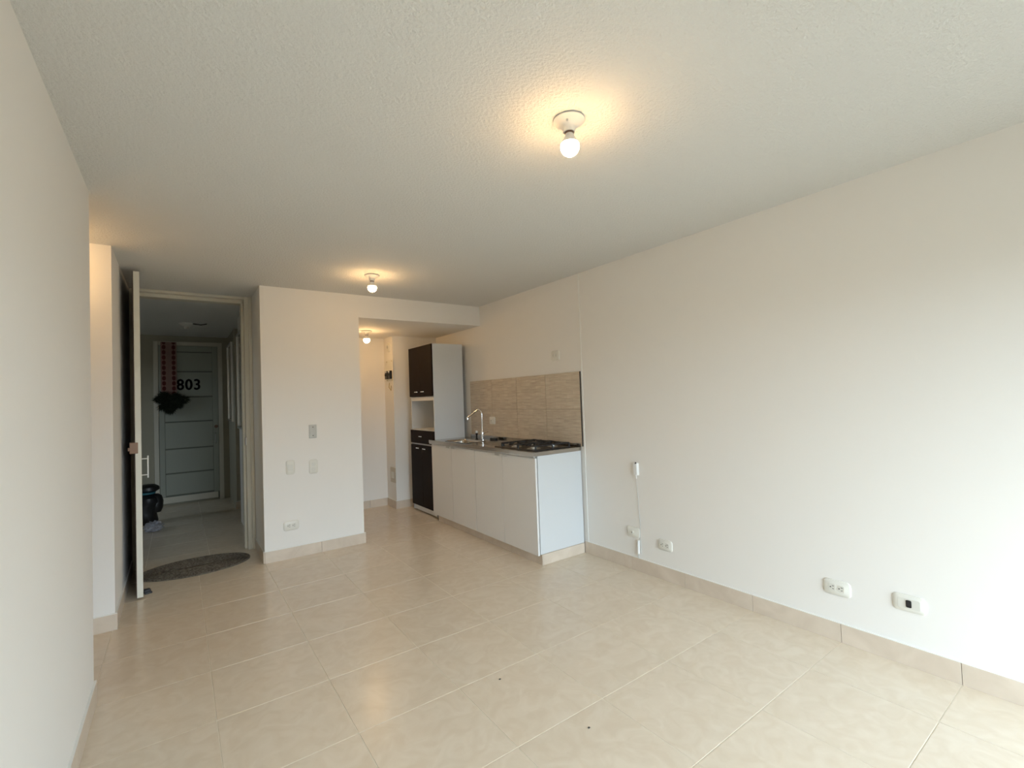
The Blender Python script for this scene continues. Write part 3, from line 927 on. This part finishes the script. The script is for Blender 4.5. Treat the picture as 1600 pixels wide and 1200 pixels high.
MB().lathe([(0.012, 0.0705), (0.015, 0.076), (0.013, 0.092), (0.006, 0.098), (0, 0.099)], 16, Matrix.Translation((2.675, 4.44, WT))).build('knob', M['white'], t, smooth=True)
t = tag(MB().box(2.735, 2.775, 4.17, 4.27, WT, WT + 0.022, 0.006).build('black_slab', M['black']), 'small black dish on the worktop rear edge, right of the tap', 'slab')  # flat black slab standing in for an unidentified dark spot

# gas hob
hb = empty('gas_hob', (2.6, 3.33, WT), 'black iron four-burner gas hob set in the steel worktop', 'hob')
HX0, HX1, HY0, HY1 = 2.372, 2.775, 3.020, 3.640
MB().prism([(q[0] + (HX0 + HX1) / 2, q[1] + (HY0 + HY1) / 2) for q in rrect(HX1 - HX0, HY1 - HY0, 0.02)], 0.008, Matrix.Translation((0, 0, WT)), inset=0.004).build('tray', M['black'], hb)
bcs = [(2.465, 3.155), (2.675, 3.155), (2.465, 3.405), (2.675, 3.405)]
for k, (x, y) in enumerate(bcs):
    s = 1.15 if k in (0, 3) else 0.92
    T = Matrix.Translation((x, y, WT + 0.008))
    bu = MB().lathe([(0.052 * s, 0), (0.048 * s, 0.004), (0.030 * s, 0.005), (0.030 * s, 0.016), (0.034 * s, 0.018), (0, 0.018)], 24, T).build('burner', M['alu'], hb, smooth=True)
    MB().lathe([(0.028 * s, 0.0185), (0.029 * s, 0.022), (0.024 * s, 0.025), (0, 0.026)], 24, T).build('burner_cap', M['cast'], bu, smooth=True)
for gy0, gy1 in ((3.035, 3.275), (3.285, 3.525)):
    b = MB()
    zt = WT + 0.040
    xa, xb = 2.388, 2.760
    b.tube([(xa, gy0, zt), (xb, gy0, zt), (xb, gy1, zt), (xa, gy1, zt)], 0.0066, 8, closed=True)
    ym = (gy0 + gy1) / 2
    for x in (2.465, 2.675):
        for dx, dy_ in ((1, 0), (-1, 0), (0, 1), (0, -1)):
            if dx:
                b.tube([(x + dx * 0.030, ym, zt + 0.004), (x + dx * (0.077 if dx * (x - 2.57) > 0 else 0.100), ym, zt)], 0.0062, 8)
            else:
                b.tube([(x, ym + dy_ * 0.030, zt + 0.004), (x, ym + dy_ * (gy1 - gy0) / 2, zt)], 0.0062, 8)
    b.tube([(2.57, gy0, zt), (2.57, gy1, zt)], 0.0062, 8)
    for x in (xa, 2.57, xb):
        for y in (gy0, gy1):
            b.tube([(x, y, zt + 0.002), (x, y, WT + 0.008)], 0.0075, 8)
    b.build('grate', M['cast'], hb, smooth=True)
for x in (2.44, 2.53, 2.62, 2.71):
    MB().lathe([(0.019, 0.006), (0.019, 0.012), (0.015, 0.014), (0.014, 0.030), (0.010, 0.032), (0, 0.032)], 18, Matrix.Translation((x, 3.585, WT + 0.001))).build('knob', M['black'], hb, smooth=True)

# ------------------------------------------------------------------ tall cabinet
tcb = empty('tall_cabinet', (2.57, 5.19, 0), 'tall narrow kitchen cabinet, white sides and dark brown doors', 'cabinet')
TX0, TX1, TY0, TY1, TZ = 2.378, 2.768, 4.868, 5.512, 2.000
b = MB()
b.box(TX0, TX1, TY0, TY0 + 0.015, 0.012, TZ, 0.0008)
MBs = b.build('side_panel', M['board'], tcb)
MB().box(TX0, TX1, TY1 - 0.015, TY1, 0.012, TZ, 0.0008).build('side_panel', M['board'], tcb)
MB().box(TX0, TX1, TY0 + 0.015, TY1 - 0.015, TZ - 0.015, TZ).build('top_panel', M['board'], tcb)
MB().box(TX1 - 0.006, TX1, TY0 + 0.015, TY1 - 0.015, 0.03, TZ - 0.015).build('back_panel', M['lacquer'], tcb)
for z in (0.085, 0.822, 0.990, 1.385):
    MB().box(TX0, TX1 - 0.006, TY0 + 0.015, TY1 - 0.015, z - 0.0075 if z > 0.1 else z - 0.012, z + 0.0075 if z > 0.1 else z + 0.003).build('shelf', M['lacquer'], tcb)
MB().box(TX0 + 0.004, TX0 + 0.018, TY0 + 0.015, TY1 - 0.015, 1.345, 1.3775).build('rail', M['lacquer'], tcb)
MB().box(TX0 + 0.006, TX0 + 0.02, TY0 + 0.015, TY1 - 0.015, 0.015, 0.073).build('kick_board', M['lacquer'], tcb)
ym = 5.197
def thandle(parent, y, z):
    b = MB()
    b.tube([(TX0 - 0.018, y - 0.02, z), (TX0 - 0.030, y - 0.02, z)], 0.003, 8)
    b.tube([(TX0 - 0.018, y + 0.02, z), (TX0 - 0.030, y + 0.02, z)], 0.003, 8)
    b.box(TX0 - 0.036, TX0 - 0.029, y - 0.042, y + 0.042, z - 0.005, z + 0.005, 0.002)
    b.build('handle', M['chrome'], parent)
for z0, z1, hz in ((1.398, 1.998, 1.452), (0.078, 0.812, 0.775)):
    for a, c, hy in ((TY0 + 0.002, ym - 0.0012, ym - 0.09), (ym + 0.0012, TY1 - 0.002, ym + 0.09)):
        d = MB().box(TX0 - 0.0175, TX0 - 0.001, a, c, z0, z1, 0.001).build('door', M['wenge'], tcb)
        thandle(d, hy, hz)
d = MB().box(TX0 - 0.0175, TX0 - 0.001, TY0 + 0.002, TY1 - 0.002, 0.834, 0.988, 0.001).build('drawer', M['wenge'], tcb)
thandle(d, 5.20, 0.918)
for x in (TX0 + 0.03, TX1 - 0.03):
    for y in (TY0 + 0.03, TY1 - 0.03):
        MB().lathe([(0.012, 0), (0.012, 0.0725)], 12, Matrix.Translation((x + 0.004, y, 0))).build('foot', M['black'], tcb)

# ------------------------------------------------------------------ small dark crumbs on the floor
for (x, y, lab) in ((1.236, 1.912, 'tiny dark crumb on the middle floor tiles'), (1.335, 1.415, 'tiny dark crumb on the nearer floor tiles')):
    b = MB()
    bmesh.ops.create_icosphere(b.bm, subdivisions=2, radius=0.006)
    for v in b.bm.verts:
        v.co = Vector((x + v.co.x * 0.9, y + v.co.y * 0.6 + 0.002 * math.sin(v.co.x * 900), 0.0025 + v.co.z * 0.4))
    tag(b.build('crumb', M['slot']), lab, 'crumb')

# ------------------------------------------------------------------ balcony door frame behind the camera
b = MB()
b.box(WX0, WX0 + 0.05, YB - 0.11, YB - 0.04, 0, WZ1).box(WX1 - 0.05, WX1, YB - 0.11, YB - 0.04, 0, WZ1).box(WX0 + 0.05, WX1 - 0.05, YB - 0.11, YB - 0.04, WZ1 - 0.05, WZ1)
struct(b.build('window_3', M['alu']), 'aluminium frame of the balcony opening')
